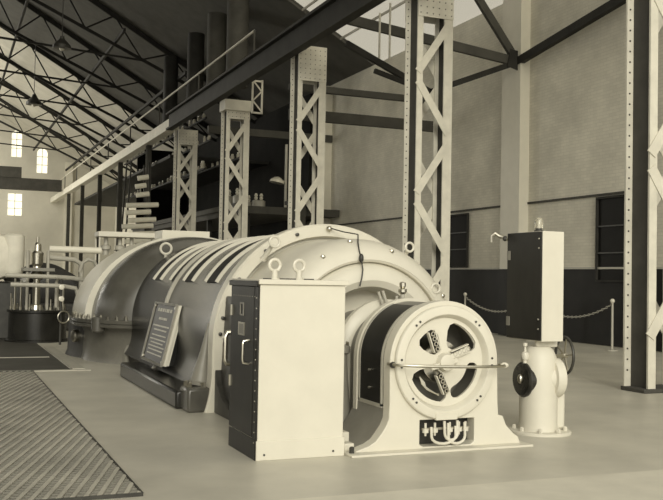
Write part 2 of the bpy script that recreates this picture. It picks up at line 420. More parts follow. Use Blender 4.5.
# oil pipes / thermometer fittings on top
FX = [((4.33,8.85,1.23),(4.24,8.85,1.46),.014),((4.38,8.85,1.23),(4.29,8.85,1.47),.016),((4.43,8.8,1.23),(4.43,8.8,1.42),.014),((4.52,8.82,1.22),(4.51,8.82,1.44),.022)]
for a, b, r in FX:
    solo_parent = obj('oil_pipe', MB().tube([a, ((a[0]+b[0])/2,(a[1]+b[1])/2,(a[2]+b[2])/2), b], [r,r*1.15,r],10), 'lightgrey', BP)
obj('oil_cup', MB().lathe((4.51,8.82,1.44),(0,0,1),[(0,.03),(.02,.045),(.05,.045),(.06,.02),(.08,.035),(.12,.035),(.13,.01)],16), 'steel', BP)
obj('oil_pipe', MB().tube([(4.38,8.85,1.30),(4.50,8.82,1.33)],.012,8), 'steel', BP)

# ------------------------------------------------------------ exciter
EX = thing('exciter', (4.41, 8.1, 0), 'squat exciter with a round pale face, bolted ring and open brush gear', 'exciter')
CX, CZ, RX = 4.41, .82, .565
def exU(r, y, z0):
    pts = [(CX-r, y, z0), (CX-r, y, (z0+CZ)/2)]
    for k in range(33):
        t = PI-PI*k/32; pts.append((CX+r*math.cos(t), y, CZ+r*math.sin(t)))
    return pts + [(CX+r, y, (z0+CZ)/2), (CX+r, y, z0)]
def exl(prof, z0, c0=True, c1=True): return MB().rings([exU(r, y, z0) for y, r in prof], True, c0, c1)
obj('yoke', exl([(8.52,.50),(8.50,.555),(7.84,.555)], .30, True, False), 'grey', EX)
# side cover: glossy black curved panel with pale border
def excover(y0, y1, r0, r1, zlow):
    def sec(r, y):
        pts = [(CX-r, y, zlow), (CX-r, y, (zlow+CZ)/2)]
        for k in range(20): 
            t = PI-math.radians(68)*k/19; pts.append((CX+r*math.cos(t), y, CZ+r*math.sin(t)))
        return pts
    a, b, c, d = sec(r0,y0), sec(r1,y0), sec(r1,y1), sec(r0,y1)
    return MB().rings([[a[i],b[i],c[i],d[i]] for i in range(len(a))])
obj('side_cover', excover(7.93, 8.40, .55, .568, .42), 'dark', EX)
obj('cover_border', excover(8.40, 8.425, .55, .575, .40), 'lightgrey', EX)
obj('cover_border', excover(7.905, 7.93, .55, .575, .40), 'lightgrey', EX)
obj('cover_border', MB().box(CX-.575,CX-.55,7.905,8.425,.385,.42), 'lightgrey', EX)
for z in (.72,.55): obj('cover_stud', MB().lathe((CX-.568,8.17,z),(-1,0,0),[(0,.012),(.02,.012)],8), 'steel', EX)
obj('end_band', exl([(8.53,.5),(8.53,.585),(8.45,.585),(8.45,.5)], .30, False, False), 'cream2', EX)
# front plate
fo = [(3.50,0),(3.50,.03),(3.63,.07),(3.70,.11),(3.75,.17),(3.80,.24),(3.83,.31),(CX-.575,.45),(CX-.58,.82)]
for k in range(1, 32):
    t = PI-PI*k/32; fo.append((CX+.58*math.cos(t), CZ+.58*math.sin(t)))
fo += [(CX+.58,.82),(CX+.59,.42),(CX+.60,.30),(5.06,.29),(5.10,.2),(5.18,.12),(5.24,.08),(5.27,0)]
circ = lambda r, n=48: [(CX+r*math.cos(k*2*PI/n), CZ+r*math.sin(k*2*PI/n)) for k in range(n)]
hole = [(4.15,.06),(4.19,.035),(4.70,.035),(4.74,.06),(4.74,.285),(4.15,.285)]
obj('front_frame', MB().plate(fo, [circ(.50), hole], lambda u, v: (u, 7.72, v), (0,.14,0)), 'cream', EX, bevel=.008)
obj('face_ring', MB().lathe((CX,0,CZ),(0,1,0),[(7.78,.535),(7.69,.54),(7.675,.53),(7.67,.515),(7.67,.455),(7.68,.445),(7.71,.435),(7.75,.415),(7.76,.38),(7.78,.38)],64,False,False), 'cream', EX)
def sector(a0, a1, r0, r1, n=8):
    P = []; e = math.radians(min(10,(a1-a0)/4))
    A0, A1 = math.radians(a0), math.radians(a1); dr = (r1-r0)*.25
    for k in range(n+1):
        t = A0+e+(A1-A0-2*e)*k/n; P.append((r1, t))
    P += [(r1-dr*.5, A1-e*.3),(r1-dr*1.4, A1),(r0+dr, A1),(r0+dr*.3, A1-e*.4)]
    for k in range(n+1):
        t = A1-e-(A1-A0-2*e)*k/n; P.append((r0, t))
    P += [(r0+dr*.3, A0+e*.4),(r0+dr, A0),(r1-dr*1.4, A0),(r1-dr*.5, A0+e*.3)]
    return [(CX+r*math.cos(t), CZ+r*math.sin(t)) for r, t in P]
obj('spider_cover', MB().plate(circ(.42), [sector(18,84,.14,.385), sector(106,152,.12,.34), sector(195,276,.10,.375), sector(-76,-2,.25,.37)],
    lambda u, v: (u, 7.735, v), (0,.03,0)), 'cream', EX, bevel=.006)
obj('chamber', MB().lathe((CX,0,CZ),(0,1,0),[(7.79,.50),(8.2,.50)],40,False,True), 'grey', EX)
obj('commutator', MB().lathe((CX,0,CZ),(0,1,0),[(7.80,.08),(7.80,.20),(7.84,.21),(8.1,.21)],40,True,False), 'steel', EX)
hub = MB(); hub.lathe((CX,0,CZ),(0,1,0),[(7.66,.05),(7.67,.075),(7.735,.09)],24,True,False)
obj('hub_cap', hub, 'cream', EX)
def brush(ang, r, rot, name='brush_holder'):
    t = math.radians(ang); c = Vector((CX+r*math.cos(t), 7.72, CZ+r*math.sin(t)))
    d = Vector((math.cos(math.radians(rot)),0,math.sin(math.radians(rot)))); n = Vector((-d.z,0,d.x))
    m = MB(); m.bar(c-d*.10+n*.035, c+d*.10+n*.035, .05, .012, up=n); m.bar(c-d*.10-n*.035, c+d*.10-n*.035, .05, .012, up=n)
    h = obj(name, m, 'cream2', EX, bevel=.003)
    for k in range(4):
        q = c + d*(-.075+.05*k)
        obj('brush', MB().torus(q+Vector((0,-.03,0)), (0,1,0), .018, .007, 12, 6), 'steel', h)
    obj('carbon_block', MB().bar(c-d*.09, c+d*.09, .04, .05, up=n), 'dark', h)
brush(122,.235,110); brush(32,.19,20); brush(262,.20,-65)
obj('brush_arm', MB().bar((CX-.02,7.70,CZ+.02),(CX+.24,7.70,CZ+.13),.03,.05), 'cream', EX, bevel=.006)
obj('brush_arm', MB().bar((CX-.16,7.70,CZ-.05),(CX+.12,7.70,CZ+.02),.03,.05), 'cream', EX, bevel=.006)
lead = MB()
for k in range(5):
    o_ = .012*k
    lead.tube([(CX-.27+o_,7.72,CZ-.13-o_),(CX-.25+o_,7.71,CZ-.20-o_),(CX-.16+o_,7.70,CZ-.26-o_*.6),(CX-.07,7.71,CZ-.31+o_*.3)],.006,6)
obj('cable_lead', lead, 'steel', EX)
for a in (46,52,128,134,176,184,222,228,312,318,-4,4):
    t = math.radians(a)
    obj('ring_screw', MB().lathe((CX+.487*math.cos(t),7.67,CZ+.487*math.sin(t)),(0,-1,0),[(0,.011),(.008,.011),(.01,.006)],8), 'iron', EX)
# hand rail across the face
hr = MB(); P = []
for k in range(25):
    t = PI*k/24; P.append((4.42-.60*math.cos(t), 7.66-.20*math.sin(t), .80+.015*math.cos(t)))
hr.tube([(3.82,7.74,.815)]+P+[(5.02,7.74,.785)], .014, 8)
GR = obj('guard_rail', hr, 'steel', EX)
obj('rail_knob', MB().ball((3.83,7.66,.81),.03), 'iron', GR); obj('rail_knob', MB().ball((5.03,7.66,.785),.028,(1.6,1,1)), 'cream', GR)
obj('label_plate', MB().box(CX-.12,CX+.11,7.66,7.70,.285,.35), 'cream', EX, bevel=.005)
# base plate with concave skirt
sk = MB()
prof = [(3.50,0),(3.50,.03),(3.63,.07),(3.70,.11),(3.75,.17),(3.80,.24),(3.835,.31),(3.84,.385),(4.0,.385),(4.0,0)]
sk.prism(prof, lambda u, v: (u, 7.86, v), (0,.70,0))
obj('skirt', sk, 'grey', EX)
sk = MB(); sk.prism([(2*CX-u, v) for u, v in prof], lambda u, v: (u, 7.86, v), (0,.70,0)); obj('skirt', sk, 'grey', EX)
obj('sole_plate', MB().box(3.40,5.32,7.58,8.62,0,.022), 'cream', EX, bevel=.004)
obj('anchor_block', MB().box(3.46,3.58,8.05,8.22,.0,.15), 'cream', EX, bevel=.01)
obj('anchor_block', MB().box(3.50,3.60,8.30,8.45,.0,.22), 'cream', EX, bevel=.01)
obj('anchor_block', MB().box(3.42,3.52,7.80,7.92,.02,.09), 'cream', EX, bevel=.01)
obj('anchor_bolt', MB().lathe((3.45,7.7,.02),(0,0,1),[(0,.025),(.05,.025),(.06,.012)],6), 'iron', EX)
# terminals in the lower opening
for x in (4.21, 4.31, 4.47, 4.57, 4.64):
    obj('terminal', MB().lathe((x,7.72,.255),(0,0,-1),[(0,.012),(.05,.012),(.051,.03),(.09,.03),(.091,.012),(.12,.01)],8), 'cream2', EX)
obj('terminal_bar', MB().bar((4.17,7.72,.20),(4.68,7.72,.20),.02,.02), 'steel', EX)
def loop(x0, x1, zt, zb):
    P = [(x0,7.70,zt)]
    for k in range(9):
        t = PI+PI*k/8; P.append(((x0+x1)/2+(x1-x0)/2*math.cos(t), 7.69, zb+.07+.07*math.sin(t)))
    return MB().tube(P+[(x1,7.70,zt)], .014, 8)
obj('loop_pipe', loop(4.26,4.52,.22,.06), 'cream2', EX); obj('loop_pipe', loop(4.44,4.62,.25,.055), 'cream2', EX); obj('loop_pipe', loop(4.40,4.54,.27,.09), 'cream2', EX)
obj('terminal_recess', MB().box(4.10,4.78,7.90,7.92,.03,.30), 'iron', EX)

# ------------------------------------------------------------ steel cabinet
CB = thing('switch_cabinet', (2.95, 8.1, 0), 'tall pale sheet-steel cabinet with dark riveted door in front of the generator', 'cabinet')
x0, x1, y0, y1, zt = 2.56, 3.37, 7.72, 8.53, 1.53
obj('body', MB().box(x0, x1, y0, y1, .0, zt), 'cream', CB, bevel=.006)
obj('lid', MB().box(x0-.02, x1+.025, y0-.025, y1+.02, zt, zt+.045), 'cream', CB, bevel=.006)
obj('skirting', MB().box(x0-.012, x1+.012, y0-.012, y1+.01, 0, .17), 'cream', CB, bevel=.005)
obj('lid_edge', MB().box(x0-.035, x0-.018, y0-.01, y1+.03, zt-.02, zt+.03), 'door', CB, bevel=.004)
D = obj('door', MB().box(x0-.022, x0-.002, y0+.10, y1-.01, .19, zt-.02), 'door', CB, bevel=.004)
obj('door_post', MB().box(x0-.018, x0-.001, y0+.004, y0+.095, .0, zt-.02), 'door', CB, bevel=.003)
obj('door_sill', MB().box(x0-.02, x0-.013, y0+.01, y1-.005, .0, .18), 'door', CB, bevel=.003)
hb = MB(); hb.tube([(x0-.02,7.94,1.03),(x0-.075,7.94,1.02),(x0-.08,7.94,.99),(x0-.08,7.94,.86),(x0-.075,7.94,.83),(x0-.02,7.94,.82)],.012,8)
obj('door_handle', hb, 'steel', D)
obj('label_frame', MB().plate([(8.08,1.06),(8.26,1.06),(8.26,1.18),(8.08,1.18)],[[(8.10,1.075),(8.24,1.075),(8.24,1.165),(8.10,1.165)]],lambda u,v:(x0-.022,u,v),(-.008,0,0)), 'steel', D)
obj('label_frame', MB().plate([(8.11,1.24),(8.22,1.24),(8.22,1.36),(8.11,1.36)],[[(8.125,1.255),(8.205,1.255),(8.205,1.345),(8.125,1.345)]],lambda u,v:(x0-.022,u,v),(-.008,0,0)), 'grey', D)
obj('card', MB().box(x0-.026,x0-.022,8.10,8.24,1.075,1.165), 'grey', D)
for z in (1.28, .62): obj('hinge', MB().lathe((x0-.03,8.47,z-.05),(0,0,1),[(0,.02),(.1,.02)],10), 'steel', D)
for z in [.1+.09*k for k in range(15)]:
    obj('rivet', MB().ball((x0-.018,7.76,z+.05),.007), 'steel', CB)
for y in [7.8+.07*k for k in range(10)]:
    obj('rivet', MB().ball((x0-.022,y,1.42),.006), 'grey', D)
for x, y in ((2.82,8.1),(3.06,8.1)):
    e = MB(); e.lathe((x,y,zt+.045),(0,0,1),[(0,.05),(.012,.05),(.014,.03),(.09,.028)],16); e.torus((x,y,zt+.175),(0,1,0),.052,.017,24,8)
    obj('lifting_eye', e, 'cream2', CB)
for x in (2.76,2.90,3.0,3.16): obj('lid_pad', MB().box(x-.04,x+.04,8.07,8.13,zt+.045,zt+.055), 'iron', CB)
for x in (2.62, 3.27): obj('screw', MB().lathe((x,y0-.012,.05),(0,-1,0),[(0,.01),(.006,.01)],8), 'iron', CB)
# lever handle on the generator end seen left of the cabinet
lv = MB(); lv.tube([(3.04,9.97,.62),(2.93,9.97,.63),(2.91,9.97,.68),(2.91,9.97,.92),(2.93,9.97,.97),(3.04,9.97,.98)],.028,10)
obj('grab_handle', lv, 'steel', GEN)

# ------------------------------------------------------------ governor pedestal with box
PD = thing('valve_pedestal', (5.88, 8.3, 0), 'pale cast valve pedestal with dark oval disc and handwheel right of the exciter', 'pedestal')
obj('column', MB().lathe((5.88,8.3,0),(0,0,1),[(.03,.21),(.05,.205),(.10,.20),(.60,.20),(.80,.185),(.88,.15),(.91,.11)],32), 'cream', PD)
obj('base_flange', MB().lathe((5.90,8.3,0),(0,0,1),[(0,.33),(.02,.33),(.03,.32),(.03,.2)],32), 'cream', PD)
for k in range(8):
    a = k*2*PI/8+.2
    obj('base_bolt', MB().lathe((5.90+.265*math.cos(a),8.3+.265*math.sin(a),.03),(0,0,1),[(0,.022),(.035,.022),(.045,.01)],6), 'cream2', PD)
s_ = MB(); s_.box(5.95,6.16,8.2,8.45,.03,.42); obj('side_housing', s_, 'cream', PD, bevel=.03)
d_ = MB(); d_.lathe((5.82,8.30,.56),(-1,.05,0),[(0,.15),(.10,.16),(.12,.185),(.14,.185),(.16,.165),(.165,.05)],32)
DS = obj('inspection_disc', d_, 'brown', PD, label='dark polished oval disc')
obj('disc_boss', MB().ball((5.65,8.30,.57),.032,(1,1,1.6)), 'steel', DS)
g_ = MB(); g_.lathe((5.88,8.26,.58),(1,-.15,0),[(0,.15),(.10,.16),(.11,.20),(.16,.21),(.20,.205),(.215,.18)],36); obj('flange_disc', g_, 'cream', PD)
rl = MB(); rl.lathe((5.67,8.25,.74),(0,0,1),[(0,.02),(.03,.02),(.04,.035),(.08,.045),(.11,.035),(.12,.015),(.17,.012),(.18,.025),(.21,.025),(.215,.008)],14); obj('relief_valve', rl, 'cream2', PD)
obj('yoke_bracket', MB().box(5.83,6.10,8.27,8.31,.90,1.01), 'cream2', PD, bevel=.01)
obj('spindle', MB().tube([(5.95,8.30,.80),(6.27,8.38,.80)],.02,10), 'steel', PD)
hw = MB(); hc = Vector((6.27,8.38,.80)); ax = Vector((1,-.15,0)).normalized()
hw.torus(hc, ax, .20, .016, 36, 8)
HW = obj('handwheel', hw, 'iron', PD)
sp = MB(); 
n2 = Vector((0,0,1)); n3 = ax.cross(n2)
for k in range(5):
    a = k*2*PI/5+.2; e = n2*math.cos(a)+n3*math.sin(a); sp.tube([hc, hc+e*.19],.010,6)
sp.lathe(hc-ax*.03, ax, [(0,.03),(.06,.03)],12)
obj('spoke', sp, 'steel', HW)
BX = thing('instrument_box', (5.88, 8.4, 1.0), 'tall upright metal box with dark door mounted on the valve pedestal', 'box')
bx0, bx1, by0, by1, bz0, bz1 = 5.80, 6.07, 8.14, 8.78, .97, 2.13
obj('shell', MB().box(bx0, bx1, by0, by1, bz0, bz1), 'cream', BX, bevel=.004)
BD = obj('door', MB().box(bx0-.018, bx0-.001, by0+.005, by1-.005, bz0+.01, bz1-.005), 'door', BX, bevel=.003)
for z in (1.88, 1.16): obj('hinge', MB().box(bx0-.026, bx0-.018, by1-.07, by1-.01, z-.05, z+.05), 'grey', BD)
for z in (2.05,1.95,1.2,1.1): obj('rivet', MB().ball((bx0-.018,by0+.04,z),.010), 'steel', BD)
obj('mounting_stud', MB().tube([(5.95,8.35,.88),(5.95,8.35,.98)],.04,12), 'cream2', BX)
lp = thing('caged_lamp', (5.84, 8.3, bz1), 'small glass dome lamp standing on top of the dark-doored box', 'lamp')
obj('lamp_base', MB().lathe((5.86,8.3,bz1),(0,0,1),[(0,.05),(.015,.05),(.02,.035),(.035,.035)],16), 'iron', lp)
gl = bpy.data.materials.new('lamp_glass'); gl.use_nodes = True; b = gl.node_tree.nodes['Principled BSDF']
b.inputs['Transmission Weight'].default_value = .8; b.inputs['Roughness'].default_value = .08; b.inputs['Base Color'].default_value = (.9,.87,.75,1)
obj('glass_dome', MB().lathe((5.86,8.3,bz1+.035),(0,0,1),[(0,.045),(.07,.048),(.10,.04),(.12,.022),(.128,.004)],20), gl, lp)
obj('bulb_stem', MB().lathe((5.86,8.3,bz1+.036),(0,0,1),[(0,.018),(.07,.018),(.085,.008)],12), 'porcelain', lp)
hk = thing('bracket_fitting', (5.77, 8.80, 2.02), 'small bright curled pipe fitting on the upper rear corner of the box', 'fitting')
obj('elbow', MB().tube([(5.80,8.79,2.06),(5.78,8.83,2.08),(5.74,8.88,2.10),(5.70,8.90,2.13),(5.67,8.92,2.10),(5.67,8.92,2.03)],[.02,.022,.024,.022,.02,.02],10), 'steel', hk)
obj('collar', MB().ball((5.78,8.82,2.07),.03), 'iron', hk)

# ------------------------------------------------------------ exhaust hood and condenser neck
HD = thing('exhaust_hood', (4.38, 18.0, 0), 'large bulging steam exhaust hood with bolted flange behind the generator', 'turbine hood')
def ell(a, b, y, cz=.70, n=48, zmin=.74):
    P = []
    for k in range(n):
        t = k*2*PI/n; z = cz + b*math.sin(t); P.append((4.38+a*math.cos(t), y, max(z, zmin)))
    return P
def ellhalf(a, b, y, cz=.74, n=40):
    P = [(4.38-a*math.cos(k*PI/n), y, cz+b*math.sin(k*PI/n)) for k in range(n+1)]
    return P
obj('end_flange', MB().rings([ellhalf(1.7,1.4,17.52),ellhalf(1.97,1.615,17.52),ellhalf(1.97,1.615,17.40),ellhalf(1.7,1.4,17.40)],True,False,False), 'cream2', HD)  # pale ring added to carry the bright band of light on the hood
obj('barrel', MB().rings([ellhalf(1.95,1.59,y) for y in (19.3,17.52)],True), 'cream2', HD)  # barrel coloured pale for the light falling on its left side
obj('domed_end', MB().rings([ellhalf(a,b,y) for y,a,b in ((17.39,1.85,1.585),(17.2,1.85,1.58),(16.95,1.82,1.55),(16.7,1.74,1.47),(16.5,1.6,1.36),(16.35,1.35,1.2),(16.27,1.0,1.0))],True,True,True), 'casing2', HD)
FL = obj('flange', MB().lathe((4.38,17.9,0),(0,0,1),[(.64,1.75),(.64,2.14),(.655,2.16),(.70,2.16),(.71,2.14),(.72,2.16),(.78,2.16),(.785,2.14),(.785,1.6)],64), 'casing2', HD)
for k in range(30):
    a = PI*.72 + k*PI*.86/30
    obj('flange_bolt', MB().lathe((4.38+2.09*math.cos(a),17.9+2.09*math.sin(a),.785),(0,0,1),[(0,.035),(.05,.035),(.055,.02),(.08,.02)],6), 'steel', FL)
obj('flange_boss', MB().lathe((4.38+2.1*math.cos(PI*1.17),17.9+2.1*math.sin(PI*1.17),.56),(0,0,1),[(0,.10),(.02,.12),(.25,.12),(.27,.08)],16), 'casing2', FL)
obj('neck', MB().lathe((4.38,17.9,0),(0,0,1),[(0,1.93),(.1,1.90),(.5,1.88),(.64,1.95)],64), 'neckpaint', HD)
obj('lower_body', MB().lathe((4.38,18.9,0),(0,0,1),[(0,2.10),(.1,2.06),(.64,2.04)],64), 'iron', HD)
t_ = math.radians(196); c_ = Vector((4.38+2.06*math.cos(t_), 18.9+2.06*math.sin(t_), .40))
obj('gauge_boss', MB().lathe(c_,(math.cos(t_),math.sin(t_),0),[(-.05,.12),(.06,.12),(.08,.10),(.09,.03)],20), 'steel', HD)
obj('drain_pipe', MB().tube([(3.0,16.32,.02),(3.0,16.30,.25),(3.02,16.3,.31),(3.10,16.3,.34),(3.5,16.3,.34)],.055,12), 'grey', HD)
obj('top_box', MB().box(3.85,4.78,17.6,18.3,2.28,2.45), 'cream2', HD, bevel=.01)
e = MB(); e.torus((3.66,16.4,2.06),(.3,1,0),.095,.022,24,8); e.tube([(3.66,16.45,1.82),(3.66,16.4,1.97)],.03,8); obj('lifting_eye', e, 'cream2', HD)
eye2 = None

# platform / handrail pieces beyond the hood
PT = thing('pipe_platform', (3.4, 19.8, 0), 'narrow white-topped platform on thin legs above the hood shoulder', 'platform')
obj('top', MB().box(3.05,4.35,20.2,20.8,2.39,2.50), 'cream', PT, bevel=.01)
for x, y in ((3.08,20.23),(4.3,20.23),(3.08,20.75),(4.3,20.75)): obj('leg', MB().tube([(x,y,0),(x,y,2.38)],.02,8), 'cream2', PT)
for x in (3.25,3.55,3.8): 
    solo('valve_pot', MB().lathe((x,20.45,2.0),(0,0,1),[(0,.06),(.1,.06),(.12,.11),(.2,.11),(.22,.05),(.385,.04)],14), 'lightgrey', 'small pale valve pot hanging under the white-topped platform', 'valve', 'valve pots under the platform')
solo('lagged_pipe', MB().tube([(1.95,19.2,2.07),(2.96,19.2,2.06)],.065,12), 'cream', 'straight white lagged pipe reaching from the valve column to the platform', 'pipe')

# ------------------------------------------------------------ steam chest / valve gear on the far left
VD = thing('steam_chest', (2.08, 22.7, 0), 'dark polished drum-shaped steam chest topped with rods and spindles', 'steam chest')
obj('drum', MB().lathe((2.08,22.7,0),(0,0,1),[(.0,.72),(.04,.72),(.06,.655),(.66,.645),(.68,.69),(.73,.69),(.74,.6)],48), M['casing'], VD)
for k in range(16):
    a = k*2*PI/16
    obj('stud', MB().lathe((2.08+.6*math.cos(a),22.7+.6*math.sin(a),.74),(0,0,1),[(0,.028),(.06,.028),(.07,.015),(.12+.12*(k%3),.015)],8), 'steel', VD)
obj('spindle_column', MB().lathe((2.02,22.5,.74),(0,0,1),[(0,.16),(.1,.14),(.12,.09),(.7,.08),(.72,.13),(.82,.14),(.88,.10),(1.0,.09),(1.05,.13),(1.3,.14),(1.35,.09),(1.5,.08),(1.55,.03),(1.68,.03)],20), 'steel', VD)
for x, y in ((1.8,22.4),(2.25,22.35),(1.85,22.85),(2.28,22.8)):
    obj('pillar', MB().tube([(x,y,.74),(x,y,2.1)],.03,8), 'lightgrey', VD)
for x in (1.55,1.68,2.5,2.62): obj('rod', MB().tube([(x,22.5,.72),(x,22.5,1.35+.1*math.sin(x*9))],.025,8), 'steel', VD)
obj('collar_plate', MB().box(1.70,2.40,22.3,22.9,1.62,1.70), 'grey', VD, bevel=.01)
solo('turbine_casing', MB().lathe((1.15,23.0,1.95),(0,1,0),[(0,.10),(.02,.35),(.12,.50),(.4,.56),(1.6,.56),(2.2,.5)],28).lathe((1.55,23.2,1.55),(0,0,1),[(0,.2),(.1,.24),(.9,.24),(.95,.15)],20), 'lagging', 'bulky white lagged turbine casing at the left edge behind the steam chest', 'turbine')
sb = MB(); sb.box(.3,1.9,23.4,25.6,0,1.35); solo('casing_pedestal', sb, 'iron', 'dark block carrying the white lagged turbine casing', 'pedestal', bevel=.03)
tb = thing('steam_turbine', (2.7, 30, 0), 'long dark low turbine body filling the space behind the drum-shaped steam chest', 'turbine')
obj('lower_casing', MB().box(.9, 4.6, 26.5, 36, 0, .75), 'iron', tb, bevel=.05)
obj('upper_casing', MB().lathe((2.9,26.6,.75),(0,1,0),[(0,.3),(.05,.75),(.3,.95),(3.5,.98),(3.6,1.15),(3.75,1.15),(3.85,.98),(8.5,.9)],40), 'casing', tb)
obj('steam_inlet', MB().tube([(1.9,27.5,1.2),(1.6,27.4,1.75),(1.2,27.0,1.9)],.2,16), 'iron', tb)
def pipe(pts, r, label, m='lightgrey'): return solo('steam_pipe', MB().tube(pts, r, 10), m, label, 'pipe')
pipe([(1.3,21.9,1.52),(2.4,21.9,1.50),(2.75,21.6,1.48),(2.95,21.3,1.44)], .05, 'upper bright horizontal pipe running from the lagged casing toward the hood')
pipe([(1.4,21.7,1.32),(2.5,21.7,1.30),(2.8,21.7,1.25),(2.85,21.7,1.1),(2.85,21.7,.0)], .05, 'lower bright pipe that bends straight down beside the drum')
pipe([(2.3,22.9,1.95),(2.9,22.9,1.92),(3.06,22.9,1.82),(3.08,22.9,1.6),(3.08,22.9,0)], .06, 'arched pale pipe passing behind the spindle column')
pipe([(2.75,20.7,1.62),(2.8,20.7,1.82),(2.92,20.7,1.9),(3.05,20.7,1.86),(3.12,20.7,1.7)], .04, 'small hooped pipe against the hood shoulder')
pipe([(2.42,22.1,.8),(2.42,22.1,1.4),(2.46,22.1,1.46),(2.7,22.1,1.47)], .035, 'short upright pipe on the right of the drum')
GV = thing('gauge_stand', (2.62, 21.4, 0), 'slim stand with two bright round gauges and a small handwheel beside the drum', 'gauge stand')
obj('post', MB().tube([(2.45,21.4,0),(2.45,21.4,1.45)],.025,8), 'iron', GV)
for z in (1.28, 1.02): obj('gauge', MB().lathe((2.45,21.36,z),(0,-1,0),[(-.03,.06),(.03,.06),(.035,.05)],16), 'porcelain', GV)
obj('wheel', MB().torus((2.5,21.3,.62),(.3,-1,0),.13,.015,24,8), 'steel', GV)
pt = MB(); pt.box(-.6,.5,24,24.6,0,1.9); 

# ------------------------------------------------------------ laced steel columns
ctmp = {}
def laced_column(y, ztop, label, zplate=True):
    xL, xR = 9.45, 10.42; fw = .22; dp = .45
    t = thing('steel_column', (10.03, y, 0), label, 'column', 'laced steel columns carrying the crane girder')
    for s, xa in ((0, xL), (1, xR-fw)):
        xc = xa+fw/2+.02*(1-s); nl = .08*(1-s)
        b = MB(); b.box(xa+nl, xa+fw, y, y+.035, 0.06, ztop); b.box(xa, xa+fw, y+dp-.035, y+dp, .06, ztop)
        o = obj('flange', b, 'column', t)
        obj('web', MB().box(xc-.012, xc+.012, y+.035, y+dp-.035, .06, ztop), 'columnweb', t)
    # lacing: zigzag flat bars
    per = 1.34; z = 7.42
    for side, yy in ((0, y-.02), (1, y+dp)):
        z = 7.42; k = side
        while z > .5:
            za, zb = z-.1, z-per+.1
            p, q = ((xL+.1, zb), (xR-.1, za)) if k % 2 == 0 else ((xL+.1, za), (xR-.1, zb))
            m = MB(); m.bar((p[0],yy+.01,p[1]),(q[0],yy+.01,q[1]),.02,.17,up=(0,0,1))
            if zb > .1: obj('lacing_bar', m, 'column', t)
            z -= per; k += 1
    pm = MB(); pm.box(xL+.08, xR, y-.02, y, 7.42, ztop); pm.box(xL, xR, y+dp, y+dp+.02, 7.42, ztop)
    PM = obj('head_plate', pm, 'column', t)
    rv = MB()
    for i in range(6):
        for zz in [7.5+.14*j for j in range(8)]:
            if zz < ztop-.04: rv.ball((xL+.14+i*.155, y-.022, zz), .016)
    obj('rivet_row', rv, 'grey', PM)
    rv = MB(); zz = .3
    while zz < ztop-.1:
        rv.ball((xL+.05, y+dp-.04, zz), .014); zz += .16
    obj('rivet_row', rv, 'beam', t)
    obj('base_plate', MB().box(xL-.02, xR+.03, y-.04, y+dp+.03, 0, .06), 'columnweb', t, bevel=.01)
laced_column(10.76, 12.2, 'nearest laced steel column, at the right edge, standing on the open floor')
laced_column(18.1, 12.2, 'tall laced steel column rising right behind the generator dome')
laced_column(25.6, 8.46, 'laced steel column with a riveted head plate ending below the dark girder')
laced_column(33.1, 7.72, 'laced steel column second from the gallery posts, under a pale block')
laced_column(40.8, 8.1, 'smallest laced steel column, next to the slender gallery posts')
solo('column_cap', MB().box(9.42, 10.45, 32.95, 33.7, 7.72, 8.11), 'fascia', 'pale block sitting on top of the second farthest laced column', 'column cap')
# slender gallery posts
yp = 48.3; GPL = ['first slender gallery post beyond the laced columns','second slender gallery post beyond the laced columns','third slender gallery post beyond the laced columns','fourth slender gallery post beyond the laced columns','fifth slender gallery post beyond the laced columns']
post0 = None
for i, y in enumerate((47.3, 55.5, 63.3, 71.7, 80)):
    if post0 is None:
        post0 = thing('gallery_post', (9.58, y, 0), GPL[i], 'post', 'slender posts under the pale gallery beam')
        b = MB(); b.box(9.45,9.70,y,y+.05,0,8.2); b.box(9.45,9.70,y+.25,y+.30,0,8.2); obj('flange', b, 'beam', post0)
        obj('web', MB().box(9.55,9.60,y+.05,y+.25,0,8.2), 'girder', post0)
        obj('base', MB().box(9.4,9.75,y-.05,y+.35,0,.05), 'beam', post0)
    else: clone(post0, (9.58, y, 0), GPL[i])
# beams along the row
cg = MB(); cg.box(9.10, 9.44, 8, 41.5, 8.80, 8.88); cg.box(9.25, 9.30, 8, 41.5, 8.2, 8.80); cg.box(9.12, 9.42, 8, 41.5, 8.12, 8.2)
CG = solo('crane_girder', cg, 'girder', 'long dark crane girder running above the laced columns', 'girder')
fb = MB(); fb.box(9.30, 9.75, 41.6, 91.9, 8.22, 8.68)
solo('gallery_beam', fb, 'fascia', 'long pale gallery beam on slender posts receding to the far wall', 'beam')
RL = thing('gallery_railing', (9.45, 50, 8.7), 'thin handrail on uprights along the top of the gallery beam', 'railing')
obj('top_rail', MB().tube([(9.45,29.7,9.85),(9.45,91.5,9.85)],.04,8), 'fascia', RL)
for y in (29.7,37,44.5,52,59.5,67,74.5,82):
    obj('upright', MB().tube([(9.45,y,8.72),(9.45,y,9.87)],.035,8), 'beam', RL)
for i, (y, x) in enumerate(((34.5,10.3),(37.5,10.3),(41.0,10.3),(46.0,10.3))):
    solo('vertical_duct', MB().tube([(x,y,8.9),(x,y,12.5)],.42-.02*i,20), 'girder' if i > 1 else 'beam', ['broad round vertical duct nearest above the dark girder','round vertical duct second along the dark girder','round vertical duct third along the dark girder','farthest faint vertical duct above the girder'][i], 'duct')

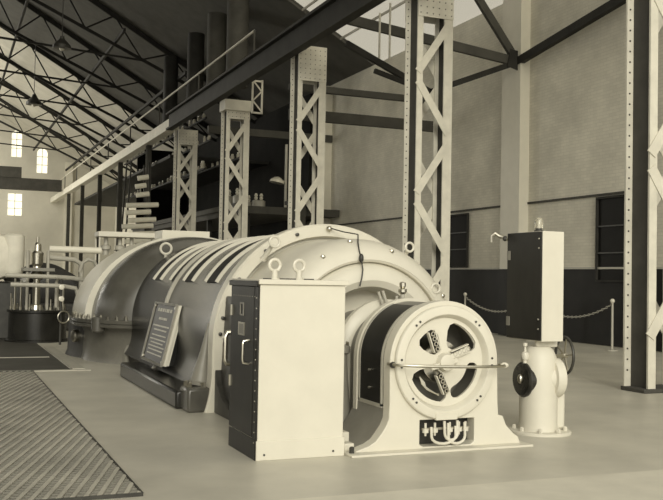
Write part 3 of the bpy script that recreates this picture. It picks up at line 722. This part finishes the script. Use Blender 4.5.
# ------------------------------------------------------------ roof trusses over the main hall
def truss(y, label):
    t = thing('roof_truss', (7, y, 12), label, 'roof truss', 'steel trusses under the hall roof')
    zr = lambda x: roofz(x)-.16
    zl = lambda x: roofz(x)-.55-.13*(WX-x)
    obj('rafter', MB().bar((WX-.1,y,zr(WX-.1)),(RX0,y,zr(RX0)),.12,.26), 'girder', t)
    obj('lower_chord', MB().bar((WX-.1,y,zl(WX-.1)),(RX0,y,zl(RX0)),.09,.16), 'girder', t)
    for k in range(6):
        xa = WX-.9-2.8*k; xb = xa-1.4
        obj('strut', MB().bar((xa,y,zl(xa)),(xb,y,zr(xb)),.07,.08), 'girder', t)
        obj('strut', MB().bar((xb,y,zr(xb)),(xb-1.4,y,zl(xb-1.4)),.07,.08), 'girder', t)
    for x in (9.0,):
        obj('tie_rod', MB().bar((x,y,zl(x)),(RX0,y,zl(x)+.6),.07,.1), 'girder', t)
TL = ['nearest roof truss crossing the dark part of the roof','second roof truss in the dark part of the roof','roof truss at the start of the pale roof','second roof truss over the pale roof','third roof truss over the pale roof','farthest roof truss before the gable wall']
for i, y in enumerate((46.5, 54, 61.4, 69, 76.6, 84.2)): truss(y, TL[i])
for i, x in enumerate((3.6, 7.6, 10.6)):
    solo('purlin', MB().bar((x,44,roofz(x)-1.4),(x,91.5,roofz(x)-1.4),.12,.16), 'girder', ['uppermost long runner under the hall roof trusses','middle long runner under the hall roof trusses','lowest long runner near the gallery railing'][i], 'purlin')
def pend(loc, s, label):
    t = thing('pendant_lamp', loc, label, 'lamp'); x, y, z = loc
    obj('shade', MB().lathe((x,y,z),(0,0,1),[(0,.28*s),(.10*s,.27*s),(.22*s,.16*s),(.3*s,.08*s),(.38*s,.07*s)],20), 'iron', t)
    obj('bulb', MB().ball((x,y,z+.02),.09*s), 'porcelain', t)
    obj('cord', MB().tube([(x,y,z+.35*s),(x,y,roofz(x)-.05)],.02,6), 'iron', t)
pend((4.34,40.0,10.95), 1.35, 'dark dome pendant lamp hanging highest beneath the roof')
pend((4.93,60.0,11.95), 1.7, 'smaller dark pendant lamp hanging in front of the pale roof')
# travelling crane far away
CR = thing('overhead_crane', (4, 82, 8.5), 'distant overhead crane bridge spanning the hall before the gable wall', 'crane')
obj('bridge', MB().box(-18,9.2,82,83,8.55,9.5), 'beam', CR)
obj('trolley', MB().box(3.0,5.9,81.9,83.2,9.5,10.4), 'beam', CR)

# ------------------------------------------------------------ steelwork of the side aisle
AT = thing('aisle_truss', (12.5, 22.7, 8), 'dark riveted roof truss bracing the side aisle to the wall pilaster', 'truss')
def mem(p, q, w, h, m='girder', name='member'): return obj(name, MB().bar(p, q, w, h), m, AT)
J = (15.15, 22.6, 7.92)
mem((9.8,22.6,8.50), J, .12, .26, 'beam'); mem(J, (13.25,22.6,10.3), .12, .22, 'beam')
mem(J, (12.3,22.6,6.78), .12, .16); mem((12.3,22.6,6.78), (9.75,22.6,7.85), .12, .16); mem((12.3,22.6,6.78),(10.6,22.6,7.2),.10,.12)
mem(J, (15.2,17.9,8.6), .16, .22); mem((15.2,17.9,8.6), (15.2,10,9.6), .16, .2)
obj('gusset', MB().prism([(14.75,7.75),(15.25,7.62),(15.25,8.2),(14.85,8.25)], lambda u, v: (u, 22.5, v), (0,.03,0)), 'girder', AT)
for i, (y, z, h, lab) in enumerate(((27.5,6.76,.34,'lowest dark cross beam between the middle columns and the wall'),(27.6,7.65,.2,'slim dark cross beam just above the lowest one'),(37,7.6,.3,'far cross beam deep in the dark aisle'))):
    solo('cross_beam', MB().box(10.0 if i != 2 else 9.9, WX-.01, y, y+.2, z-h/2, z+h/2), 'beam', lab, 'beam')
for (x, lab) in ((10.75,'thin bright rod hanging between the two tall columns'),(10.45,'faint thin rod hanging left of the bright rod')):
    solo('hanging_rod', MB().tube([(x,22.0,7.4),(x,22.0,8.9 if x > 10.6 else 8.6)],.03,8), 'fascia', lab, 'rod')

LF = thing('lattice_frame', (10.0, 31, 7.3), 'small upright lattice frame hanging under the girder beside the pale block', 'frame')
for x in (9.85, 10.2): obj('upright', MB().box(x-.03,x+.03,31,31.06,7.3,8.5), 'column', LF)
for z in (7.33, 8.45): obj('rung', MB().box(9.85,10.2,31,31.05,z-.03,z+.03), 'column', LF)
for k in range(3): obj('diagonal', MB().bar((9.87 if k%2 else 10.18,31.02,7.4+.35*k),(10.18 if k%2 else 9.87,31.02,7.75+.35*k),.03,.05), 'column', LF)
# mezzanine with dark switchgear
MZ = thing('switchgear_gallery', (12.5, 45, 0), 'dark open gallery floor with switchgear framing in the depth of the aisle', 'gallery')
obj('deck', MB().box(11.2, WX-.05, 36, 60, 4.15, 4.45), 'beam', MZ)
obj('deck', MB().box(9.9, WX-.05, 44, 79, 7.2, 7.35), 'girder', MZ)
obj('deck_edge', MB().box(11.1, 11.2, 36, 60, 4.4, 4.62), 'beam', MZ)
for y in (36.2,42,48,54):
    obj('support_post', MB().box(11.3,11.5,y,y+.2,0,4.15), 'girder', MZ)
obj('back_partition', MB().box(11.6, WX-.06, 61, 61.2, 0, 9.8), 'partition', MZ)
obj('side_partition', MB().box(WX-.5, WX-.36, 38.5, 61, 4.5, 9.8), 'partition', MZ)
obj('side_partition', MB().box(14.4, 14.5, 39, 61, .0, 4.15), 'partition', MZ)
# insulators along rails
ins0 = None
def ins_row(x, z, ys, lab, grp):
    global ins0
    solo('busbar_rail', MB().box(x-.04, x+.04, ys[0]-.4, ys[-1]+.4, z-.08, z), 'girder', 'dark rail carrying the '+grp, 'rail')
    for y in ys:
        if ins0 is None:
            ins0 = solo('insulator', MB().lathe((0,0,0),(0,0,1),[(0,.10),(.04,.13),(.08,.09),(.12,.14),(.16,.09),(.2,.13),(.26,.08),(.34,.08),(.36,.04)],10), 'porcelain', lab, 'insulator', grp)
            ins0.location = (x, y, z)
        else:
            c = ins0.copy(); COL.objects.link(c); c.location = (x, y, z); c['label'] = lab; c['group'] = grp
            s = random.uniform(.5, .8); c.scale = (s, s, random.uniform(.5,.8))
random.seed(5)
def ys(a, b, d): 
    o = []; y = a
    while y < b: o.append(y); y += d*random.choice((.8,1,1,1.6))
    return o
ins_row(11.0, 6.55, ys(42,62,.8), 'white porcelain insulator on the lowest rail behind the gallery posts', 'insulators on the lowest rail')
ins_row(11.0, 7.75, ys(41,62,.8), 'white porcelain insulator on the middle rail behind the gallery posts', 'insulators on the middle rail')
ins_row(11.0, 8.9, ys(42,62,.9), 'white porcelain insulator on the top rail behind the gallery posts', 'insulators on the top rail')
ins_row(12.3, 7.0, ys(40,52,.9), 'white porcelain insulator on the inner rail near the dark column', 'insulators on the inner rail')
# stacked pale drums behind the gap of the columns
for i, (x, z, w) in enumerate(((7.7,3.0,1.5),(7.8,3.45,1.3),(7.6,4.0,1.6),(7.9,4.4,1.0),(7.9,5.0,.7))):
    pass
TR = thing('switch_rack', (8.8, 44.5, 0), 'tall tapering rack stacked with pale horizontal bars seen beside the farthest laced column', 'switchgear')
for x in (7.7, 9.2):
    for y in (43.9, 45.1): obj('leg', MB().bar((x,y,0),(8.5+(x-8.5)*.55,y,6.9),.07,.07), 'girder', TR)
random.seed(2)
for z, w, dx in ((2.7,1.3,.1),(3.1,1.4,0),(3.45,1.2,.1),(3.8,1.45,-.1),(4.1,1.3,.1),(4.45,1.2,-.1),(4.8,1.5,.1),(5.3,.6,.1),(5.7,.5,0),(6.1,.5,.1)):
    obj('crossbar', MB().tube([(8.5+dx-w/2,43.8,z),(8.5+dx+w/2,43.8,z+.1)],.12,10), 'lagging', TR)
for i, (x, y, z, l) in enumerate(((11.6,38,4.62,.9),(12.2,39,4.62,.6),(11.9,41,4.62,1.2),(12.6,38.5,4.62,.7))):
    q = thing('oil_switch', (x,y,z), ['squat pale oil switch nearest on the gallery deck','narrow pale oil switch beside the nearest one','tallest pale oil switch on the gallery deck','pale oil switch at the wall side of the gallery deck'][i], 'switchgear')
    obj('tank', MB().lathe((x,y,z-.17),(0,0,1),[(0,.25),(.05,.3),(l*.6,.3),(l*.65,.22)],16), 'lightgrey', q)
    for s in (-.12,.12): obj('bushing', MB().lathe((x+s,y,z-.17+l*.65),(0,0,1),[(0,.05),(.1,.09),(.15,.05),(.2,.09),(.3,.04)],10), 'porcelain', q)
solo('work_table', MB().box(12.9,14.2,35.4,36.0,4.55,4.7).box(13.4,13.7,35.6,35.8,0,4.55), 'beam', 'flat-topped bracket stand showing in the dark gap left of the riveted head column', 'stand')
LM = thing('standing_lamp', (12.8,37.0,4.45), 'thin upright standard with a curved white shade in the dark gallery', 'lamp')
obj('standard', MB().tube([(13.3,37,4.45),(13.3,37,7.2)],.06,8), 'lightgrey', LM)
obj('lamp_shade', MB().lathe((12.9,37,5.55),(.2,0,1),[(0,.32),(.1,.3),(.22,.16),(.26,.05)],16), 'porcelain', LM)
obj('arm', MB().tube([(12.95,37,5.75),(13.3,37,5.6)],.03,6), 'lightgrey', LM)

# ------------------------------------------------------------ chain barrier along the right wall
ST = None
stl = ['chain barrier post seen just above the exciter','chain barrier post hidden behind the instrument box','chain barrier post under the large dark wall opening']
sy = (24.4, 21.0, 17.7)
for i, y in enumerate(sy):
    if ST is None:
        ST = thing('barrier_post', (14.6, y, 0), stl[i], 'barrier post', 'posts of the chain barrier')
        obj('stem', MB().lathe((14.6,y,0),(0,0,1),[(0,.14),(.02,.14),(.04,.03),(1.12,.025)],12), 'lightgrey', ST)
        obj('finial', MB().ball((14.6,y,1.17),.055), 'cream2', ST)
    else: clone(ST, (14.6, y, 0), stl[i])
for a, b, l in ((24.4,21.0,'sagging barrier chain between the far and middle post'),(21.0,17.7,'sagging barrier chain between the middle and near post')):
    ch = MB(); n = 40
    for k in range(n):
        s = (k+.5)/n; y = a+(b-a)*s; z = 1.1-.38*(1-(2*s-1)**2)
        s2 = (k+1.2)/n; y2 = a+(b-a)*s2; z2 = 1.1-.38*(1-(2*min(s2,1)-1)**2)
        ch.torus((14.6,y,z), (1,0,0) if k % 2 else (0,.3,1), .030, .007, 8, 5)
    solo('barrier_chain', ch, 'lightgrey', l, 'chain')

# ------------------------------------------------------------ light
w = bpy.data.worlds.new('world'); SC.world = w; w.use_nodes = True
bg = w.node_tree.nodes['Background']; bg.inputs[0].default_value = (1.0, .96, .85, 1); bg.inputs[1].default_value = 1.25
sun = bpy.data.lights.new('sun', 'SUN'); sun.energy = 1.8; sun.angle = math.radians(25); sun.color = (1, .96, .82)
so = bpy.data.objects.new('sun', sun); COL.objects.link(so)
dirv = Vector((.28, 1.0, -.42))      # travelling into the hall from behind the camera
so.rotation_euler = dirv.to_track_quat('-Z', 'Y').to_euler()
al = bpy.data.lights.new('window_daylight', 'AREA'); al.shape = 'RECTANGLE'; al.size = 26; al.size_y = 9; al.energy = 7000; al.color = (1, .96, .84)  # added area light brightening the far hall; its source is unseen
ao = bpy.data.objects.new('window_daylight', al); COL.objects.link(ao); ao.location = (-18.5, 74, 8)
ao.rotation_euler = Vector((1, .1, .12)).to_track_quat('-Z', 'Z').to_euler()
SC.view_settings.view_transform = 'Standard'; SC.view_settings.look = 'None'
SC.view_settings.gamma = 1; SC.view_settings.exposure = .05; SC.view_settings.use_curve_mapping = False
